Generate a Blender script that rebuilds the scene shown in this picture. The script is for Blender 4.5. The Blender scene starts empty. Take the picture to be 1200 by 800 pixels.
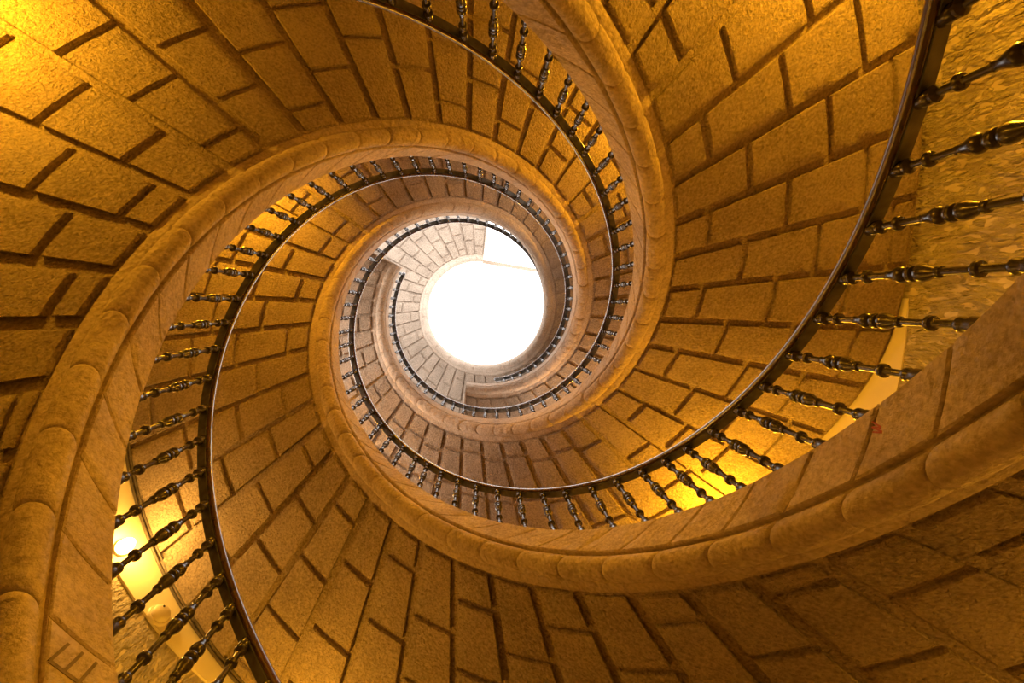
import bpy, math, random
import numpy as np
from mathutils import Vector, Matrix

# ------------------------------------------------------------------ camera, sky, exposure
random.seed(7)
scene = bpy.context.scene
COL = scene.collection
PI = math.pi

cam_data = bpy.data.cameras.new('camera')
cam_data.sensor_width = 36.0
cam_data.lens = 650.0 / 1200.0 * 36.0
cam_data.clip_start = 0.02
cam = bpy.data.objects.new('camera', cam_data)
COL.objects.link(cam)
# rows: camera right, down, forward written in the well's own axes (z up along the stairwell)
RT = [[0.99867, 0.0, -0.05148], [-0.00349, 0.99770, -0.06766], [0.05136, 0.06775, 0.99638]]
cam.matrix_world = Matrix(((RT[0][0], -RT[1][0], -RT[2][0], 0.18255),
                           (RT[0][1], -RT[1][1], -RT[2][1], -0.0588),
                           (RT[0][2], -RT[1][2], -RT[2][2], 0.0),
                           (0, 0, 0, 1)))
scene.camera = cam

world = bpy.data.worlds.new('sky')
scene.world = world
world.use_nodes = True
wn = world.node_tree.nodes
wl = world.node_tree.links
wn.clear()
w_out = wn.new('ShaderNodeOutputWorld')
w_bg = wn.new('ShaderNodeBackground')
w_bg.inputs['Color'].default_value = (1.0, 0.965, 0.955, 1)
w_bg.inputs['Strength'].default_value = 3.6
wl.new(w_bg.outputs[0], w_out.inputs['Surface'])

# added area fill, stands in for daylight at invented wall openings: (degrees, height, width, tall, watts)
for d_, z_, w_, h_, p_ in ((126, 8.2, 2.3, 1.2, 45), (178, 8.5, 2.7, 1.2, 110), (67, 9.1, 2.3, 1.0, 70), (339, 8.0, 1.3, 0.8, 60)):
    ad = bpy.data.lights.new('window_daylight', 'AREA')
    ad.shape = 'RECTANGLE'; ad.size = w_; ad.size_y = h_; ad.energy = p_; ad.color = (1.0, 0.84, 0.68)
    ao = bpy.data.objects.new('window_daylight', ad)
    ca, sa = math.cos(math.radians(d_)), math.sin(math.radians(d_))
    ao.location = (3.95 * ca, 3.95 * sa, z_)
    ao.rotation_euler = Vector((-ca, -sa, 0.5)).to_track_quat('-Z', 'Y').to_euler()
    COL.objects.link(ao)

scene.view_settings.view_transform = 'Standard'
scene.view_settings.look = 'None'
scene.view_settings.gamma = 1.0
scene.view_settings.exposure = 0.0
scene.view_settings.use_curve_mapping = False

LAMP_COLOR = (1.0, 0.45, 0.011)
LAMP_POWER = 135.0

# ------------------------------------------------------------------ the three helices
R_IN = 1.5          # inner face of the string
R_OUT = 3.72        # inner face of the round wall
FLOOR = -1.3
# height of the top of the handrail, every 12 degrees along each flight
TAB = {
 'A': (24, [-0.466, -0.122, 0.221, 0.565, 0.908, 1.252, 1.595, 1.939, 2.262, 2.582, 2.913, 3.252, 3.599, 3.953, 4.311, 4.672, 5.034, 5.395, 5.754, 6.109, 6.459, 6.803, 7.14, 7.47, 7.793, 8.109, 8.422, 8.732, 9.042, 9.356, 9.679, 10.016, 10.374, 10.76, 11.182, 11.543, 11.887, 12.23, 12.574]),
 'B': (-228, [-0.812, -0.468, -0.125, 0.219, 0.562, 0.905, 1.249, 1.592, 1.936, 2.279, 2.623, 2.983, 3.36, 3.738, 4.113, 4.483, 4.847, 5.204, 5.555, 5.9, 6.241, 6.58, 6.918, 7.255, 7.595, 7.937, 8.281, 8.627, 8.974, 9.319, 9.659, 9.989, 10.301, 10.589, 10.843, 11.05, 11.196, 11.534, 11.878, 12.221]),
 'C': (-108, [-0.777, -0.433, -0.09, 0.254, 0.597, 0.941, 1.284, 1.592, 1.908, 2.243, 2.592, 2.951, 3.314, 3.679, 4.044, 4.407, 4.768, 5.126, 5.48, 5.832, 6.181, 6.529, 6.876, 7.224, 7.571, 7.92, 8.271, 8.622, 8.974, 9.325, 9.674, 10.017, 10.353, 10.675, 10.98, 11.262, 11.522, 11.798, 12.039, 12.199, 12.308, 12.428, 12.598, 12.861, 13.25, 13.7, 14.147, 14.592, 15.025, 15.401, 15.696, 15.996, 16.384, 16.81, 17.204, 17.569, 17.927, 18.285, 18.621, 18.888, 19.078, 19.239, 19.422, 19.648, 19.834]),
}


def make_T(key):
    d0, v = TAB[key]
    v = list(v)

    def T(deg):
        s = (deg - d0) / 12.0
        i = int(math.floor(s))
        i = max(0, min(len(v) - 2, i))
        t = s - i
        p1, p2 = v[i], v[i + 1]
        p0 = v[i - 1] if i > 0 else 2 * p1 - p2
        p3 = v[i + 2] if i + 2 < len(v) else 2 * p2 - p1
        if t < 0 or t > 1:
            return p1 + (p2 - p1) * t
        return 0.5 * (2 * p1 + (p2 - p0) * t + (2 * p0 - 5 * p1 + 4 * p2 - p3) * t * t + (3 * p1 - p0 - 3 * p2 + p3) * t ** 3)
    return T


TS = {k: make_T(k) for k in TAB}
RAIL_T = dict(TS)


def _string_c(deg):
    # near the top the rail of this flight sinks on to its stone string
    t = max(0.0, min(1.0, (deg - 286.0) / 58.0))
    t = t * t * (3 - 2 * t)
    return RAIL_T['C'](deg) + 0.72 * t


TS['C'] = _string_c


def warp(key, deg, r):
    # the underside of one flight sags a little where it meets the wall
    if key != 'B':
        return 0.0
    return 0.19 * math.exp(-((deg - 6.0) / 13.0) ** 2) * max(0.0, (r - 1.62) / 2.1)
D_STRING_TOP = 0.80
D_STRING_BOT = 1.10
D_SOFFIT = 1.20
ROLL_R = 0.078


def cyl(deg, r, z):
    a = math.radians(deg)
    return (r * math.cos(a), r * math.sin(a), z)


# ------------------------------------------------------------------ materials
def new_mat(name):
    m = bpy.data.materials.new(name)
    m.use_nodes = True
    n = m.node_tree.nodes
    b = n['Principled BSDF']
    return m, n, m.node_tree.links, b


def stone(name, c1, c2, grain, grain_d, mid, mid_d, rough=0.85):
    m, n, l, b = new_mat(name)
    geo = n.new('ShaderNodeNewGeometry')
    n1 = n.new('ShaderNodeTexNoise'); n1.inputs['Scale'].default_value = 1.7
    n1.inputs['Detail'].default_value = 6; n1.inputs['Roughness'].default_value = 0.65
    n2 = n.new('ShaderNodeTexNoise'); n2.inputs['Scale'].default_value = 48
    n2.inputs['Detail'].default_value = 5
    l.new(geo.outputs['Position'], n1.inputs['Vector'])
    l.new(geo.outputs['Position'], n2.inputs['Vector'])
    mixf = n.new('ShaderNodeMath'); mixf.operation = 'MULTIPLY_ADD'
    mixf.inputs[1].default_value = 0.62; l.new(n2.outputs['Fac'], mixf.inputs[0])
    sc = n.new('ShaderNodeMath'); sc.operation = 'MULTIPLY'; sc.inputs[1].default_value = 0.43
    l.new(n1.outputs['Fac'], sc.inputs[0]); l.new(sc.outputs[0], mixf.inputs[2])
    ramp = n.new('ShaderNodeValToRGB')
    ramp.color_ramp.elements[0].position = 0.36; ramp.color_ramp.elements[0].color = (*c1, 1)
    ramp.color_ramp.elements[1].position = 0.62; ramp.color_ramp.elements[1].color = (*c2, 1)
    l.new(mixf.outputs[0], ramp.inputs['Fac'])
    l.new(ramp.outputs['Color'], b.inputs['Base Color'])
    b.inputs['Roughness'].default_value = rough
    b.inputs['Specular IOR Level'].default_value = 0.25
    g = n.new('ShaderNodeTexNoise'); g.inputs['Scale'].default_value = grain
    g.inputs['Detail'].default_value = 5; g.inputs['Roughness'].default_value = 0.62
    l.new(geo.outputs['Position'], g.inputs['Vector'])
    k = n.new('ShaderNodeTexNoise'); k.inputs['Scale'].default_value = mid
    k.inputs['Detail'].default_value = 4
    l.new(geo.outputs['Position'], k.inputs['Vector'])
    b1 = n.new('ShaderNodeBump'); b1.inputs['Distance'].default_value = mid_d
    b2 = n.new('ShaderNodeBump'); b2.inputs['Distance'].default_value = grain_d
    l.new(k.outputs['Fac'], b1.inputs['Height'])
    l.new(g.outputs['Fac'], b2.inputs['Height'])
    l.new(b1.outputs['Normal'], b2.inputs['Normal'])
    l.new(b2.outputs['Normal'], b.inputs['Normal'])
    return m


M_BLOCK = stone('hammered_granite', (0.33, 0.25, 0.185), (0.64, 0.505, 0.385), 62, 0.036, 27, 0.045)
M_SMOOTH = stone('dressed_granite', (0.37, 0.29, 0.22), (0.62, 0.50, 0.395), 90, 0.006, 14, 0.03)
M_FLOOR = stone('flagstone', (0.30, 0.25, 0.20), (0.45, 0.38, 0.31), 40, 0.006, 7, 0.02)


def plaster_wall():
    m, n, l, b = new_mat('rough_plaster')
    geo = n.new('ShaderNodeNewGeometry')
    mp = n.new('ShaderNodeMapping'); mp.inputs['Scale'].default_value = (4.5, 4.5, 1.6)
    l.new(geo.outputs['Position'], mp.inputs['Vector'])
    a = n.new('ShaderNodeTexNoise'); a.inputs['Scale'].default_value = 2.2
    a.inputs['Detail'].default_value = 8; a.inputs['Roughness'].default_value = 0.6
    a.inputs['Distortion'].default_value = 0.6
    l.new(mp.outputs[0], a.inputs['Vector'])
    ramp = n.new('ShaderNodeValToRGB')
    ramp.color_ramp.elements[0].position = 0.3; ramp.color_ramp.elements[0].color = (0.48, 0.39, 0.29, 1)
    ramp.color_ramp.elements[1].position = 0.7; ramp.color_ramp.elements[1].color = (0.74, 0.64, 0.51, 1)
    l.new(a.outputs['Fac'], ramp.inputs['Fac'])
    l.new(ramp.outputs['Color'], b.inputs['Base Color'])
    b.inputs['Roughness'].default_value = 0.7
    v = n.new('ShaderNodeTexNoise'); v.inputs['Scale'].default_value = 5
    v.inputs['Detail'].default_value = 6
    l.new(mp.outputs[0], v.inputs['Vector'])
    r2 = n.new('ShaderNodeValToRGB')
    r2.color_ramp.elements[0].position = 0.40; r2.color_ramp.elements[1].position = 0.66
    l.new(v.outputs['Fac'], r2.inputs['Fac'])
    b1 = n.new('ShaderNodeBump'); b1.inputs['Distance'].default_value = 0.09
    l.new(r2.outputs['Color'], b1.inputs['Height'])
    b2 = n.new('ShaderNodeBump'); b2.inputs['Distance'].default_value = 0.02
    l.new(a.outputs['Fac'], b2.inputs['Height']); l.new(b1.outputs['Normal'], b2.inputs['Normal'])
    l.new(b2.outputs['Normal'], b.inputs['Normal'])
    return m


def simple(name, col, rough=0.5, metal=0.0, noise=0.0, coat=0.0, scale=30, emit=None, strength=0):
    m, n, l, b = new_mat(name)
    b.inputs['Roughness'].default_value = rough
    b.inputs['Metallic'].default_value = metal
    b.inputs['Coat Weight'].default_value = coat
    b.inputs['Coat Roughness'].default_value = 0.15
    t = n.new('ShaderNodeTexNoise'); t.inputs['Scale'].default_value = scale; t.inputs['Detail'].default_value = 5
    geo = n.new('ShaderNodeNewGeometry'); l.new(geo.outputs['Position'], t.inputs['Vector'])
    r = n.new('ShaderNodeValToRGB')
    r.color_ramp.elements[0].position = 0.3; r.color_ramp.elements[1].position = 0.7
    r.color_ramp.elements[0].color = (*[c * (1 - noise) for c in col], 1)
    r.color_ramp.elements[1].color = (*[min(1, c * (1 + noise)) for c in col], 1)
    l.new(t.outputs['Fac'], r.inputs['Fac']); l.new(r.outputs['Color'], b.inputs['Base Color'])
    if emit:
        b.inputs['Emission Color'].default_value = (*emit, 1)
        b.inputs['Emission Strength'].default_value = strength
    return m


M_WALL = plaster_wall()
M_CREAM = simple('cream_plaster', (0.80, 0.72, 0.55), 0.7, noise=0.06, scale=3)
M_WOOD = simple('dark_varnished_wood', (0.075, 0.028, 0.016), 0.26, noise=0.35, coat=1.0, scale=25)
M_STRIP = simple('dull_steel_strip', (0.13, 0.13, 0.12), 0.5, metal=0.6, noise=0.4, scale=18)
M_IRON = simple('turned_dark_iron', (0.055, 0.042, 0.034), 0.27, metal=0.35, noise=0.3, scale=60, coat=0.3)
M_GLASS = simple('lamp_diffuser', (0.9, 0.85, 0.7), 0.4, emit=(1.0, 0.66, 0.22), strength=30)
M_WHITE = simple('cream_plastic', (0.78, 0.68, 0.50), 0.4, noise=0.03)
M_DARK = simple('black_plastic', (0.02, 0.02, 0.02), 0.4, noise=0.1)
M_CABLE = simple('grey_cable_sheath', (0.11, 0.09, 0.07), 0.45, noise=0.2)
M_MARK = simple('dark_carving_grime', (0.20, 0.15, 0.105), 0.9, noise=0.3, scale=60)  # darker brown for the strips that draw the cut mark
M_RED = simple('faded_red_paint', (0.42, 0.10, 0.09), 0.8, noise=0.25, scale=200)


# ------------------------------------------------------------------ mesh helpers
class MB:
    def __init__(self):
        self.v = []; self.f = []

    def grid(self, pts, closed_u=False, closed_v=False):
        """pts[u][v] -> quads"""
        nu, nv = len(pts), len(pts[0])
        base = len(self.v)
        for row in pts:
            self.v.extend(row)
        for i in range(nu if closed_u else nu - 1):
            for j in range(nv if closed_v else nv - 1):
                a = base + i * nv + j
                b = base + ((i + 1) % nu) * nv + j
                c = base + ((i + 1) % nu) * nv + (j + 1) % nv
                d = base + i * nv + (j + 1) % nv
                self.f.append((a, b, c, d))

    def face(self, pts):
        base = len(self.v)
        self.v.extend(pts)
        self.f.append(tuple(range(base, base + len(pts))))

    def build(self, name, mat, parent=None, smooth=35, loc=None):
        me = bpy.data.meshes.new(name)
        off = Vector((0, 0, 0))
        if parent is not None:
            off = Vector(parent['at'])
        if loc is not None:
            off = Vector(loc)
        vv = [(p[0] - off[0], p[1] - off[1], p[2] - off[2]) for p in self.v]
        me.from_pydata(vv, [], self.f)
        me.validate()
        me.materials.append(mat)
        if smooth:
            me.polygons.foreach_set('use_smooth', [True] * len(me.polygons))
            me.set_sharp_from_angle(angle=math.radians(smooth))
        me.update()
        o = bpy.data.objects.new(name, me)
        COL.objects.link(o)
        if parent is not None:
            o.parent = parent
        elif loc is not None:
            o.location = loc
        return o


def empty(name, loc, label, cat, group=None):
    o = bpy.data.objects.new(name, None)
    o.empty_display_size = 0.1
    o.location = loc
    o['at'] = tuple(loc)
    o['label'] = label; o['category'] = cat
    if group:
        o['group'] = group
    COL.objects.link(o)
    return o


def noise(x, y, z):
    return (math.sin(x * 1.7 + 2.3 * y + 0.7 * z) + math.sin(2.9 * x - 1.3 * y + 1.9 * z + 1.1)
            + math.sin(-1.1 * x + 3.7 * y - 2.3 * z + 2.7)) / 3.0


def panel(mb, fn, u0, u1, v0, v1, h, nu, nv, bu, bv, skirt=0.03, jit=0.0, round_=0.55):
    """raised block face on a curved surface fn(u, v, w); bevelled rim and a skirt into the bed"""
    us = [u0, u0 + bu] + [u0 + bu + (u1 - u0 - 2 * bu) * k / nu for k in range(1, nu)] + [u1 - bu, u1]
    vs = [v0, v0 + bv] + [v0 + bv + (v1 - v0 - 2 * bv) * k / nv for k in range(1, nv)] + [v1 - bv, v1]
    seed = random.random() * 50
    NU, NV = len(us), len(vs)
    rows = []
    for i in range(-1, NU + 1):
        row = []
        for j in range(-1, NV + 1):
            ii = max(0, min(NU - 1, i)); jj = max(0, min(NV - 1, j))
            u, v = us[ii], vs[jj]
            rim = ii in (0, NU - 1) or jj in (0, NV - 1)
            out = i != ii or j != jj
            if rim:
                # hand-cut edges wander a little
                q = jit * noise(ii * 1.9 + seed, jj * 1.9, seed)
                if ii in (0, NU - 1):
                    u = u + q * bu * 0.8
                if jj in (0, NV - 1):
                    v = v + q * bv * 0.8
            w = h * round_ if rim else h * (1 + 0.28 * jit * noise(ii * 1.3, jj * 1.1 + seed, seed))
            if out:
                w = -skirt
            row.append(fn(u, v, w))
        rows.append(row)
    mb.grid(rows)


# ------------------------------------------------------------------ the round well: wall, floor, added lantern
NS = 96
NZ = 60
ZT = 12.4
ZB = FLOOR - 0.2
zs = [ZB + k * (ZT - ZB) / NZ for k in range(NZ + 1)]
WT = 0.45
# unseen openings added to let daylight in: first segment, last segment, first and last course of the wall grid
OPENINGS = [(30, 37, 38, 45), (43, 52, 41, 47), (14, 22, 44, 49), (88, 93, 40, 44)]


def is_hole(i, k):
    return any(a <= i < b and c <= k < d for a, b, c, d in OPENINGS)


mb = MB()
mb.v = [cyl(360.0 * i / NS, r, z) for r in (R_OUT, R_OUT + WT) for i in range(NS) for z in zs]
for s_ in range(2):
    for i in range(NS):
        for k in range(NZ):
            if is_hole(i, k):
                continue
            o_ = s_ * NS * (NZ + 1)
            a = o_ + i * (NZ + 1) + k; b = o_ + ((i + 1) % NS) * (NZ + 1) + k
            f = (a, b, b + 1, a + 1)
            mb.f.append(f if s_ else f[::-1])
for i in range(NS):
    for k in (0, NZ):
        a = i * (NZ + 1) + k; b = ((i + 1) % NS) * (NZ + 1) + k; o_ = NS * (NZ + 1)
        mb.f.append((a, b, b + o_, a + o_))
o = mb.build('wall_round', M_WALL); o['kind'] = 'structure'
for n_, (a, b, c, d) in enumerate(OPENINGS):
    # stone surround lining each added opening
    mb = MB()
    dd = [360.0 * i / NS for i in range(a, b + 1)]
    loop = [(x, zs[c]) for x in dd] + [(dd[-1], zs[k]) for k in range(c, d + 1)] + [(x, zs[d]) for x in dd[::-1]] + [(dd[0], zs[k]) for k in range(d, c - 1, -1)]
    cx = (dd[0] + dd[-1]) / 2; cz = (zs[c] + zs[d]) / 2
    rows = []
    for x, z in loop:
        sx = (x - cx) / (dd[-1] - cx); sz = (z - cz) / (zs[d] - cz)
        x2 = cx + (x - cx) * 1.0 - sx * 1.3; z2 = cz + (z - cz) - sz * 0.09
        rows.append([cyl(x, R_OUT - 0.01, z), cyl(x, R_OUT + WT + 0.01, z), cyl(x2, R_OUT + WT + 0.01, z2), cyl(x2, R_OUT - 0.01, z2)])
    mb.grid(rows, closed_u=True, closed_v=True)
    o = mb.build('window_%d' % (n_ + 1), M_SMOOTH, smooth=30); o['kind'] = 'structure'

mb = MB()
mb.grid([[cyl(360 * i / NS, r, z) for r, z in ((0.001, FLOOR), (1.5, FLOOR), (R_OUT + 0.3, FLOOR), (R_OUT + 0.3, FLOOR - 0.25), (0.001, FLOOR - 0.25))] for i in range(NS)], closed_u=True)
o = mb.build('floor', M_FLOOR); o['kind'] = 'structure'

# invented lantern storey, open to let daylight in: stone piers, a ring beam on top
n_pier = 0
for a0, a1 in ((-12, 14), (48, 74), (104, 130), (162, 190)):
    mb = MB()
    rows = []
    for k in range(9):
        d = a0 + (a1 - a0) * k / 8
        rows.append([cyl(d, R_OUT, 12.4), cyl(d, R_OUT, 20.6), cyl(d, R_OUT + 0.45, 20.6), cyl(d, R_OUT + 0.45, 12.4)])
    mb.grid(rows, closed_v=True)
    mb.face(rows[0]); mb.face(rows[-1][::-1])
    n_pier += 1
    o = mb.build('wall_lantern_pier' if n_pier == 1 else 'wall_lantern_pier.%03d' % (n_pier - 1), M_SMOOTH, smooth=30)
    o['kind'] = 'structure'
mb = MB()
mb.grid([[cyl(-100 + 300 * i / 60, R_OUT + a, z) for a, z in ((-0.02, 20.5), (-0.02, 20.9), (0.47, 20.9), (0.47, 20.5))] for i in range(61)], closed_v=True)
o = mb.build('wall_lantern_ring', M_SMOOTH, smooth=30); o['kind'] = 'structure'

# cross joints of the underside blocks: (degrees along the flight, radius)
CUTS = {'A': [(217.3, 2.94), (208.8, 2.67), (216.9, 2.44), (208.4, 2.14), (225.5, 2.67), (216.5, 1.92), (225.4, 2.17), (233.6, 2.43), (200.1, 2.39), (199.6, 1.9), (232.8, 1.91), (242.3, 2.7), (211.2, 3.19), (241.4, 2.17), (192.0, 2.12), (182.9, 1.87), (169.3, 1.81), (249.6, 2.42), (259.4, 2.17), (268.1, 2.46), (275.3, 2.19), (267.0, 1.91), (283.6, 1.93), (292.0, 2.24), (300.3, 2.0), (316.6, 1.95)], 'B': [(-42.4, 2.29), (-40.0, 2.9), (-34.2, 2.64), (-34.6, 2.01), (-33.9, 3.24), (-26.2, 2.3), (-25.5, 2.94), (-18.9, 2.61), (-19.0, 3.25), (-19.7, 1.97), (-51.3, 1.98), (-15.8, 1.98), (-8.6, 2.29), (-8.8, 2.91), (-0.8, 2.0), (0.0, 2.6), (8.3, 2.29), (16.8, 2.62), (-8.4, 3.51), (17.1, 3.15), (10.5, 3.41), (-0.9, 3.21), (16.3, 1.99), (24.2, 2.33), (32.8, 2.04), (41.2, 2.38), (82.1, 1.96), (66.0, 2.01), (99.5, 1.92), (49.5, 2.03), (116.6, 1.96)], 'C': [(144.7, 2.77), (136.2, 2.5), (127.6, 2.23), (128.0, 2.75), (119.4, 2.5), (119.8, 3.03), (135.7, 1.96), (121.7, 3.54), (118.4, 1.96), (111.4, 2.25), (102.8, 1.95), (103.0, 2.49), (94.4, 2.24), (86.3, 1.97), (87.8, 2.48), (78.0, 2.23), (69.3, 1.96), (55.1, 1.93), (61.0, 2.21), (35.2, 1.83), (51.0, 1.9), (43.9, 2.16), (26.8, 2.02), (35.7, 2.36), (20.7, 1.97), (184.8, 1.95), (177.2, 2.26), (169.8, 1.95), (160.9, 2.26), (153.2, 2.01), (153.2, 2.51), (193.6, 2.21), (145.1, 2.23), (201.4, 1.93)]}

# ------------------------------------------------------------------ stone flights
FLIGHTS = {
    #     start, end, joint phase, joint step
    'A': (36.0, 455.0, 204.2, 8.40,
          'stone spiral flight whose rusticated underside fills the left and upper left of the photo'),
    'B': (-204.0, 208.0, 35.4, 8.25,
          'stone spiral flight whose rusticated underside fills the upper right, behind the largest handrail'),
    'C': (-84.0, 636.0, 82.4, 8.37,
          'stone spiral flight along the bottom right, climbing to the pale ring round the sky'),
}


def build_flight(key):
    d0, d1, ph, st, label = FLIGHTS[key]
    T = TS[key]
    root = empty('stone_staircase', cyl(d0, (R_IN + R_OUT) / 2, FLOOR), label, 'staircase', 'interleaved spiral stone flights')
    kk = math.ceil((d0 - ph) / st)
    joints = [d0]
    d = ph + kk * st
    while d < d1 - 1.5:
        if d > d0 + 1.5:
            joints.append(d)
        d += st
    joints.append(d1)
    R_ROLL = R_IN + 0.078
    Z_ROLL = -(D_STRING_BOT + 0.078)
    R_S0 = R_IN + 0.165

    # underside: bed surface and hammered blocks, staggered
    mb = MB()
    nb = int((d1 - d0) / 1.5)
    rads = [R_S0 - 0.09] + [R_S0 + (R_OUT - R_S0 + 0.04) * k / 12 for k in range(13)]
    mb.grid([[cyl(dd, r, T(dd) - D_SOFFIT - warp(key, dd, r)) for r in rads] for dd in [d0 + (d1 - d0) * i / nb for i in range(nb + 1)]])
    mb2 = MB()
    rnd = random.Random({'A': 11, 'B': 23, 'C': 37}[key])

    for i in range(len(joints) - 1):
        a, b = joints[i], joints[i + 1]
        hh = rnd.uniform(0.029, 0.043)
        gp = rnd.uniform(0.019, 0.032)
        # radial cuts
        cuts = [R_S0 + 0.045]
        known = sorted(r for dg, r in CUTS[key] if a <= dg < b)
        known = [r for q, r in enumerate(known) if q == 0 or r - known[q - 1] > 0.25]
        if not known:
            known = [(1.95 if i % 2 else 2.24) + rnd.uniform(-0.07, 0.07)]
        while known[0] - cuts[0] > 0.75:
            known.insert(0, known[0] - rnd.uniform(0.48, 0.56))
        full = []
        for r in known:
            while full and r - full[-1] > 0.78:
                full.append(full[-1] + min(rnd.uniform(0.46, 0.58), (r - full[-1]) * 0.55))
            full.append(r)
        while full[-1] < R_OUT - 0.75:
            full.append(full[-1] + rnd.uniform(0.46, 0.60))
        cuts += full
        cuts.append(R_OUT - 0.02)
        for j in range(len(cuts) - 1):
            gx = rnd.uniform(0.015, 0.025)
            r0, r1 = cuts[j] + gx, cuts[j + 1] - gx
            rm = (r0 + r1) / 2

            def fb(u, v, w, a=a, b=b, T=T, gp=gp):
                g = math.degrees(gp / u)
                dd = a + g + (b - a - 2 * g) * v
                return cyl(dd, u, T(dd) - D_SOFFIT - w - warp(key, dd, u))
            random.seed(rnd.random())
            wid = math.radians(b - a) * rm
            panel(mb2, fb, r0, r1, 0.0, 1.0, hh + rnd.uniform(-0.005, 0.005), max(3, int((r1 - r0) / 0.07)), 5,
                  0.009, 0.009 / max(0.08, wid), skirt=0.01, jit=0.55)
    o1 = mb2
    base_n = len(mb.v)
    mb.v += o1.v
    mb.f += [tuple(x + base_n for x in f) for f in o1.f]
    mb.build('soffit', M_BLOCK, root, smooth=40)

    # smooth border between roll and blocks
    mb = MB()
    mb.grid([[cyl(dd, r, T(dd) - z) for r, z in ((R_S0 - 0.08, D_SOFFIT - 0.02), (R_S0 - 0.05, D_SOFFIT + 0.012), (R_S0 + 0.040, D_SOFFIT + 0.012), (R_S0 + 0.046, D_SOFFIT + 0.006), (R_S0 + 0.05, D_SOFFIT - 0.01))]
             for dd in [d0 + (d1 - d0) * i / nb for i in range(nb + 1)]])
    mb.build('soffit_border', M_SMOOTH, root, smooth=40)

    # string: inner face in tilted stones
    mb = MB()
    mb.grid([[cyl(dd, r, T(dd) - z) for r, z in ((R_IN + 0.14, D_STRING_BOT + 0.06), (R_IN + 0.035, D_STRING_BOT + 0.06), (R_IN + 0.03, D_STRING_BOT + 0.002), (R_IN + 0.012, D_STRING_BOT + 0.001), (R_IN + 0.012, D_STRING_TOP + 0.012), (R_IN + 0.17, D_STRING_TOP + 0.012))]
             for dd in [d0 + (d1 - d0) * i / nb for i in range(nb + 1)]])
    hgt = D_STRING_BOT - D_STRING_TOP
    lean = -math.degrees(hgt / R_IN) * 0.9
    for i in range(len(joints) - 1):
        a, b = joints[i], joints[i + 1]
        slope = (T(b) - T(a)) / max(0.5, b - a)
        wv = rnd.uniform(-0.006, 0.006)

        def ff(u, v, w, a=a, b=b, wv=wv, T=T):
            # u along, v 0 bottom .. 1 top
            dd = a + 0.10 + (b - a - 0.20) * u + lean * (v - 0.5)
            dd = max(d0, min(d1, dd))
            return cyl(dd, R_IN + 0.012 - w + 0.0, T(dd) - D_STRING_BOT + hgt * v + wv * v)
        panel(mb, ff, 0, 1, 0, 1.0, 0.012, 5, 3, 0.03, 0.03, skirt=0.004, jit=0.5, round_=0.4)
        # coping: stone returns over the top of the string

        def ft(u, v, w, a=a, b=b, wv=wv, T=T):
            dd = a + 0.10 + (b - a - 0.20) * u + lean * 0.5
            dd = max(d0, min(d1, dd))
            return cyl(dd, R_IN + 0.004 + v, T(dd) - D_STRING_TOP + wv + w - 0.004)
        panel(mb, ft, 0, 1, 0, 0.16, 0.004, 5, 2, 0.03, 0.01, skirt=0.02, jit=0.3)
    mb.build('string_course', M_SMOOTH, root, smooth=40)

    # roll moulding, one rounded length per stone
    mb = MB()
    for i in range(len(joints) - 1):
        a, b = joints[i], joints[i + 1]
        g = 0.10
        rr0 = ROLL_R * rnd.uniform(0.94, 1.04)
        ns = 16
        rows = []
        for k in range(-1, ns + 2):
            t = max(0, min(1, k / ns))
            # dense near ends
            t = 0.5 - 0.5 * math.cos(PI * t)
            dd = a + g + (b - a - 2 * g) * t
            L = math.radians(b - a) * R_IN * 1.45
            e = min(t, 1 - t) * L
            q = min(1.0, e / 0.045)
            rr = rr0 * (0.80 + 0.20 * math.sqrt(max(0, 1 - (1 - q) ** 2)))
            if k in (-1, ns + 1):
                rr = rr0 * 0.5
            row = []
            for m in range(20):
                an = 2 * PI * m / 20
                zo = rr * 1.08 * math.sin(an)
                d2 = dd - math.degrees(zo / R_IN) * 0.8
                d2 = max(d0 - 0.5, min(d1 + 0.5, d2))
                row.append(cyl(d2, R_ROLL + rr * math.cos(an), T(d2) + Z_ROLL + zo))
            rows.append(row)
        mb.grid(rows, closed_v=True)
    mb.build('roll_molding', M_SMOOTH, root, smooth=50)

    # steps and the hidden upper body
    mb = MB()
    for i in range(len(joints) - 1):
        a, b = joints[i], joints[i + 1]
        zt = T((a + b) / 2) - D_STRING_TOP - 0.05
        ang = [a + (b - a) * k / 4 for k in range(5)]
        rows = []
        for dd in ang:
            zb = T(dd) - D_SOFFIT + 0.012
            rows.append([cyl(dd, R_IN + 0.09, zb), cyl(dd, R_IN + 0.09, zt), cyl(dd, R_OUT + 0.03, zt), cyl(dd, R_OUT + 0.03, zb)])
        mb.grid(rows, closed_v=True)
        mb.face(rows[0]); mb.face(rows[-1][::-1])
    mb.build('steps', M_SMOOTH, root, smooth=30)
    # end stones
    for dd, s in ((d0, -1), (d1, 1)):
        mb = MB()
        rows = []
        for e in (0, 0.9):
            x = dd + s * e
            rows.append([cyl(x, R_IN + 0.004, T(dd) - D_STRING_BOT), cyl(x, R_IN + 0.004, T(dd) - D_STRING_TOP),
                         cyl(x, R_OUT + 0.02, T(dd) - D_STRING_TOP), cyl(x, R_OUT + 0.02, T(dd) - D_SOFFIT - 0.03),
                         cyl(x, R_IN + 0.13, T(dd) - D_SOFFIT - 0.03), cyl(x, R_IN + 0.02, T(dd) - D_SOFFIT + 0.02)])
        mb.grid(rows, closed_v=True)
        mb.face(rows[0]); mb.face(rows[-1][::-1])
        mb.build('end_stone', M_SMOOTH, root, smooth=30)
    return root


flights = {k: build_flight(k) for k in 'ABC'}

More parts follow.
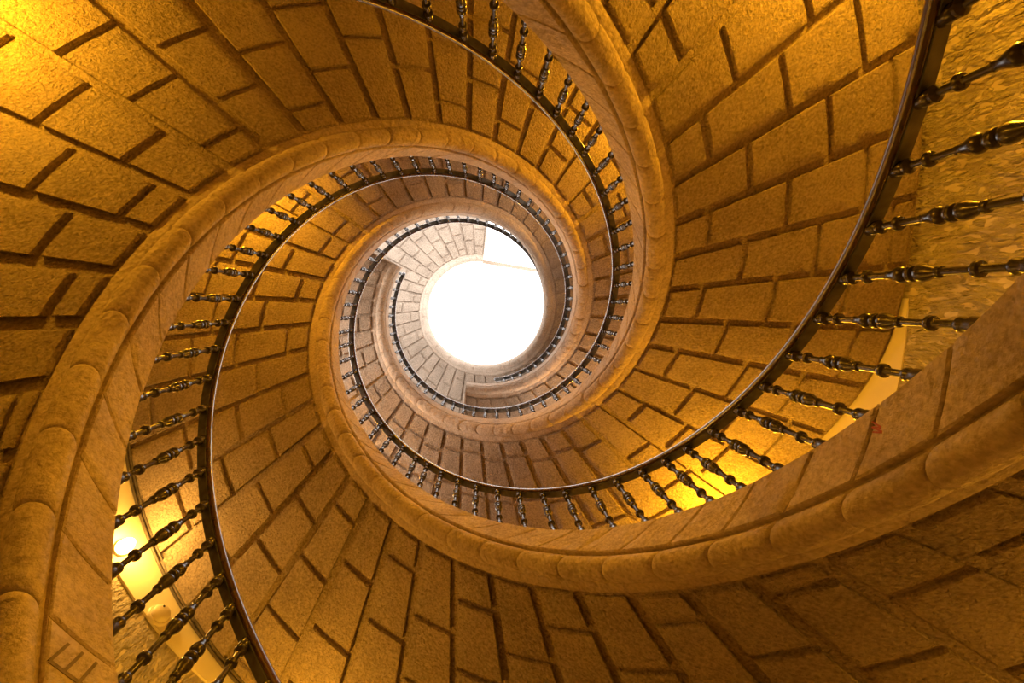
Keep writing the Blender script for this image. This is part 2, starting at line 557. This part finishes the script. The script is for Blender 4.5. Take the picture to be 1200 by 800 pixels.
# mason's mark cut in the left string: a long stroke and three arms
def stroke(mb, p, q, width, r, z_mid=0.0):
    """thin strip on the inner cylinder between (deg, z) points"""
    dx = math.radians(q[0] - p[0]) * R_IN; dz = q[1] - p[1]
    L = math.hypot(dx, dz)
    nx, nz = -dz / L * width / 2, dx / L * width / 2
    nd = math.degrees(nx / R_IN)
    rows = []
    for k in range(5):
        t = k / 4
        d_ = p[0] + (q[0] - p[0]) * t; z_ = p[1] + dz * t
        rows.append([cyl(d_ - nd, r + 0.010, z_ - nz), cyl(d_ - nd, r, z_ - nz), cyl(d_ + nd, r, z_ + nz), cyl(d_ + nd, r + 0.010, z_ + nz)])
    mb.grid(rows, closed_v=True)
    mb.face(rows[0]); mb.face(rows[-1][::-1])


mb = MB()
for p, q in (((138.0, 1.655), (133.5, 1.665)), ((138.0, 1.655), (138.1, 1.735)), ((136.0, 1.66), (136.2, 1.745)), ((133.9, 1.665), (134.2, 1.75))):
    stroke(mb, p, q, 0.011, R_IN - 0.003)
o = mb.build('carved_mark', M_MARK, flights['A'], smooth=0); o['label'] = 'angular mason mark with three arms cut in the stone'
mb = MB()
for p, q in (((12.7, 1.745), (13.0, 1.70)), ((13.1, 1.70), (13.35, 1.74)), ((13.35, 1.74), (13.5, 1.69)), ((13.6, 1.69), (13.9, 1.73))):
    stroke(mb, p, q, 0.006, R_IN - 0.002)
o = mb.build('painted_scrawl', M_RED, flights['C'], smooth=0); o['label'] = 'small faded red scrawl on the stone'

# ------------------------------------------------------------------ railings
BAL_R = R_IN + 0.041
# (height below rail top, radius)
BAL = [(0.035, 0.018), (0.050, 0.0235), (0.092, 0.0230), (0.098, 0.0200), (0.103, 0.0245), (0.112, 0.0245), (0.118, 0.0175), (0.124, 0.0120),
       (0.176, 0.0115), (0.178, 0.0190), (0.182, 0.0235), (0.190, 0.0240), (0.197, 0.0205), (0.200, 0.0125), (0.206, 0.0115),
       (0.278, 0.0115), (0.282, 0.0150), (0.290, 0.0138), (0.308, 0.0165), (0.323, 0.0225), (0.340, 0.0275), (0.352, 0.0278), (0.363, 0.0225), (0.368, 0.0175),
       (0.373, 0.0180), (0.380, 0.0255), (0.390, 0.0275), (0.400, 0.0255), (0.406, 0.0175),
       (0.412, 0.0200), (0.420, 0.0270), (0.433, 0.0285), (0.450, 0.0255), (0.468, 0.0195), (0.482, 0.0155), (0.487, 0.0145), (0.491, 0.0190), (0.498, 0.0195), (0.505, 0.0175), (0.508, 0.0125),
       (0.610, 0.0118), (0.613, 0.0190), (0.618, 0.0240), (0.626, 0.0250), (0.634, 0.0235), (0.639, 0.0140), (0.647, 0.0120),
       (0.716, 0.0120), (0.722, 0.0190), (0.730, 0.0235), (0.742, 0.0235), (0.755, 0.0200), (0.768, 0.0250), (0.800, 0.0250), (0.835, 0.0250)]
me = None


def baluster_mesh():
    mb = MB()
    n = 18
    mb.grid([[(r * math.cos(2 * PI * k / n), r * math.sin(2 * PI * k / n), -h) for k in range(n)] for h, r in BAL], closed_v=True)
    mb.face([(BAL[-1][1] * math.cos(2 * PI * k / n), BAL[-1][1] * math.sin(2 * PI * k / n), -BAL[-1][0]) for k in range(n)])
    return mb


def build_railing(key, d0, d1, angles, label):
    T = RAIL_T[key]
    root = empty('stair_railing', cyl(d0, BAL_R, T(d0) - D_STRING_TOP), label, 'railing', 'iron railings with wooden handrails')
    prof = [(0.004, -0.052), (0.000, -0.040), (0.0015, -0.022), (0.010, -0.008), (0.026, -0.001), (0.046, 0.0), (0.064, -0.006), (0.078, -0.020), (0.081, -0.036), (0.076, -0.050), (0.066, -0.056), (0.014, -0.056)]
    n = int((d1 - d0) / 1.2)
    mb = MB()
    rows = []
    for i in range(n + 1):
        dd = d0 + (d1 - d0) * i / n
        rows.append([cyl(dd, R_IN + r, T(dd) + z) for r, z in prof])
    # rounded nose at both ends
    for dd, s, where in ((d0, -1, 0), (d1, 1, 1)):
        cx, cz = 0.04, -0.027
        for e, f in ((0.7, 0.8), (1.1, 0.45), (1.25, 0.05)):
            x = dd + s * e
            row = [cyl(x, R_IN + cx + (r - cx) * f, T(dd) + s * 0.028 * e + cz + (z - cz) * f) for r, z in prof]
            if where == 0:
                rows.insert(0, row)
            else:
                rows.append(row)
    mb.grid(rows, closed_v=True)
    o = mb.build('handrail', M_WOOD, root, smooth=50); o['label'] = 'dark varnished wooden handrail'
    mb = MB()
    mb.grid([[cyl(dd, R_IN + r, T(dd) + z) for r, z in ((0.020, -0.053), (0.020, -0.063), (0.070, -0.063), (0.070, -0.053))]
             for dd in [d0 + (d1 - d0) * i / n for i in range(n + 1)]], closed_v=True)
    o = mb.build('rail_strip', M_STRIP, root, smooth=40); o['label'] = 'dull grey metal strip under the handrail'
    global me
    for a in angles:
        if a < d0 + 0.3 or a > d1 - 0.2:
            continue
        p = cyl(a, BAL_R, T(a))
        if me is None:
            b = baluster_mesh().build('baluster', M_IRON, None, smooth=38)
            me = b.data
        else:
            b = bpy.data.objects.new('baluster', me); COL.objects.link(b)
        b.parent = root
        b.location = Vector(p) - Vector(root['at'])
    return root


def spread(meas, lo, hi, step=6.1):
    out = sorted(meas)
    while out[0] - step > lo:
        out.insert(0, out[0] - step)
    while out[-1] + step < hi:
        out.append(out[-1] + step)
    return out


A_BAL = spread([120.9, 125.9, 130.5, 136.1, 142.1, 147.8, 153.4, 159.2, 165.2, 171.5, 177.5, 183.5, 190.1], 50, 434)
B_BAL = spread([-93.5, -87.1, -81.0, -74.9, -68.9, -63.3, -57.4, -51.6, -45.5, -39.3, -33.5], -190, 206)
C_BAL = spread([-5.7, 0.0, 6.2, 12.4, 18.1, 24.0, 29.8, 34.9, 40.4, 46.6, 52.9, 59.6, 65.8, 72.5, 79.0, 85.8, 92.0, 98.1, 103.8, 108.5], -70, 322)
build_railing('A', 55, 434, A_BAL, 'dark railing rising from the bottom left edge and ending just below the sky')
build_railing('B', -185, 205, B_BAL, 'dark railing entering at the top edge, circling right and ending just left of the sky')
build_railing('C', -65, 634, C_BAL, 'dark railing entering at the top right corner, largest in view, sweeping along the bottom')

# ------------------------------------------------------------------ top landing edge: straight stone beam under the sky
mb = MB()
p, q = Vector((0.146, -1.472, 19.40)), Vector((3.9, -0.875, 19.40))
d_ = (q - p).normalized(); nrm = Vector((-d_.y, d_.x, 0))
rows = []
for t in (0, 0.33, 0.66, 1):
    c = p + (q - p) * t
    rows.append([tuple(c), tuple(c + Vector((0, 0, 0.22))), tuple(c - nrm * 0.11 + Vector((0, 0, 0.22))), tuple(c - nrm * 0.11)])
mb.grid(rows, closed_v=True); mb.face(rows[0]); mb.face(rows[-1][::-1])
o = mb.build('landing_beam', M_SMOOTH, None, smooth=30, loc=tuple(p))
o['label'] = 'thin straight stone beam crossing the white sky at the upper right of the opening'; o['category'] = 'beam'

# ------------------------------------------------------------------ cream plaster patches on the wall
def wall_patch(name, top, bottom, r, mat):
    mb = MB()
    rows = []
    for (da, za), (db, zb) in zip(top, bottom):
        row = []
        for k in range(5):
            t = k / 4
            row.append(cyl(da + (db - da) * t, r, za + (zb - za) * t))
        rows.append([cyl(da, R_OUT + 0.02, za)] + row + [cyl(db, R_OUT + 0.02, zb)])
    mb.grid(rows)
    mb.face(rows[0]); mb.face(rows[-1][::-1])
    o = mb.build(name, mat, None, smooth=40); o['kind'] = 'structure'
    return o


TC, TB = TS['C'], TS['B']
ds = [118 + 4 * i for i in range(11)]
wall_patch('trim_1', [(d, TC(d) - D_SOFFIT - 0.03) for d in ds], [(d, 4.50 + (d - 125.2) * 0.0155) for d in ds], R_OUT - 0.02, M_CREAM)
ds = [-1.6 + 3 * i for i in range(13)]
wall_patch('trim_2', [(d, TB(d) - D_SOFFIT - warp('B', d, R_OUT) - 0.01) for d in ds], [(d, min(4.45, TB(d) - D_SOFFIT - warp('B', d, R_OUT) - 0.012)) for d in ds], R_OUT - 0.012, M_CREAM)

# cable run where the soffit of the lower flight meets the wall
def tube(mb, pts, rad, n=8):
    rows = []
    for i, p in enumerate(pts):
        a = Vector(pts[max(0, i - 1)]); b = Vector(pts[min(len(pts) - 1, i + 1)])
        t = (b - a).normalized()
        u = t.cross(Vector((0, 0, 1))).normalized(); w = u.cross(t)
        rows.append([tuple(Vector(p) + u * rad * math.cos(2 * PI * k / n) + w * rad * math.sin(2 * PI * k / n)) for k in range(n)])
    mb.grid(rows, closed_v=True); mb.face(rows[0][::-1]); mb.face(rows[-1])


mb = MB()
pts = [cyl(d, R_OUT - 0.035, TC(d) - D_SOFFIT - 0.055) for d in [104 + 1.5 * i for i in range(38)]]
tube(mb, pts, 0.014)
tube(mb, [(x * 0.991, y * 0.991, z + 0.012) for x, y, z in pts], 0.010)
o = mb.build('electric_cable', M_CABLE, None, smooth=50, loc=pts[0])
o['label'] = 'dark pair of cables along the edge where the cream plaster meets the stone underside'; o['category'] = 'cable'

# ------------------------------------------------------------------ wall lamps (each carries its own light; the unseen ones are put in for it)
def wall_lamp(deg, z, power, label, r=R_OUT - 0.0, color=LAMP_COLOR):
    root = empty('wall_lamp', cyl(deg, r, z), label, 'lamp', 'oval wall lamps under the flights')
    a = math.radians(deg)
    nrm = Vector((-math.cos(a), -math.sin(a), 0)); tan = Vector((-math.sin(a), math.cos(a), 0)); up = Vector((0, 0, 1))
    c = Vector(root['at'])
    lean = 0.0

    def oval(h, sx, sy):
        return [tuple(c + nrm * h + tan * sx * math.cos(2 * PI * k / 24) + up * sy * math.sin(2 * PI * k / 24)) for k in range(24)]
    mb = MB()
    mb.grid([oval(-0.01, 0.075, 0.12), oval(0.03, 0.075, 0.12), oval(0.04, 0.068, 0.112)], closed_v=True)
    mb.face(oval(0.04, 0.068, 0.112))
    mb.build('base', M_WHITE, root, smooth=40)
    mb = MB()
    rings = [oval(0.038, 0.062, 0.105)]
    for k in range(1, 7):
        t = k / 6 * PI / 2
        rings.append(oval(0.038 + 0.085 * math.sin(t), 0.062 * math.cos(t) + 0.001, 0.105 * math.cos(t) + 0.001))
    mb.grid(rings, closed_v=True)
    o = mb.build('diffuser', M_GLASS, root, smooth=60); o['label'] = 'glowing diffuser'
    ld = bpy.data.lights.new('lamp_light', 'POINT')
    ld.color = color
    ld.energy = power
    ld.shadow_soft_size = 0.05
    lo = bpy.data.objects.new('lamp_light', ld)
    lo.parent = root
    lo.location = nrm * 0.19
    COL.objects.link(lo)
    return root


def under(key, deg, drop):
    return TS[key](deg) - D_SOFFIT - drop


wall_lamp(145.2, 4.98, LAMP_POWER * 0.19, 'glowing oval lamp on the cream plaster at the lower left, half hidden by stone', color=(1.0, 0.50, 0.075))
LAMPS = [('A', 214, 0.60, 0.95, 'wall lamp lighting the underside at the upper left corner'),
         ('A', 320, 0.50, 1.7, 'wall lamp hidden behind the upper right flight'),
         ('B', -48, 0.60, 1.6, 'wall lamp above the top edge, lighting the upper right underside'),
         ('B', 42, 0.55, 1.2, 'wall lamp hidden behind the stone string at the lower right'),
         ('B', 140, 0.50, 0.6, 'wall lamp hidden behind the lower left flight, above the glowing one'),  # unseen lamp added for warm light between the left flights
         ('C', -25, -0.35, 0.9, 'wall lamp low on the wall beyond the right edge'),  # added to brighten the right wall and the underside above it
         ('C', 214, 0.45, 1.7, 'wall lamp hidden behind the left flight'),
         ('C', 318, 0.45, 0.8, 'wall lamp hidden high behind the upper right flight'),  # added lamp, out of view, warms the upper undersides
         ('A', 410, 0.45, 0.9, 'wall lamp hidden high behind the lower right flight'),  # likewise an unseen lamp put in for the upper undersides
         ('C', 4, 0.40, 0.7, 'wall lamp low on the wall beyond the lower right edge'),
         ('C', 117, 0.9, 0.28, 'wall lamp near the floor below the bottom edge'),  # added fill for the underside at the bottom left
         ('C', 26, 1.1, 0.22, 'wall lamp near the floor below the bottom right corner')]  # added fill lifting the dim underside at the bottom right
for key, deg, drop, k, lab in LAMPS:
    wall_lamp(deg, under(key, deg, drop), LAMP_POWER * k, lab)

# smoke detector beside the glowing lamp
deg, zz = 135.0, 4.74
root = empty('smoke_detector', cyl(deg, R_OUT - 0.02, zz), 'round cream detector dome on the cream plaster below the glowing lamp', 'detector')
a = math.radians(deg)
nrm = Vector((-math.cos(a), -math.sin(a), 0)); tan = Vector((-math.sin(a), math.cos(a), 0)); up = Vector((0, 0, 1))
c = Vector(root['at'])


def ring(h, s):
    return [tuple(c + nrm * h + tan * s * math.cos(2 * PI * k / 28) + up * s * math.sin(2 * PI * k / 28)) for k in range(28)]


mb = MB(); mb.grid([ring(-0.01, 0.098), ring(0.02, 0.098), ring(0.028, 0.09)], closed_v=True); mb.face(ring(0.028, 0.09))
mb.build('base', M_WHITE, root, smooth=40)
mb = MB(); mb.grid([ring(0.026, 0.082), ring(0.05, 0.080), ring(0.068, 0.066), ring(0.078, 0.04), ring(0.08, 0.004)], closed_v=True)
mb.build('dome', M_WHITE, root, smooth=60)
mb = MB(); c = c + tan * 0.025 + up * 0.03
mb.grid([ring(0.07, 0.009), ring(0.082, 0.009), ring(0.084, 0.001)], closed_v=True)
o = mb.build('indicator', M_DARK, root, smooth=40); o['label'] = 'small dark indicator'
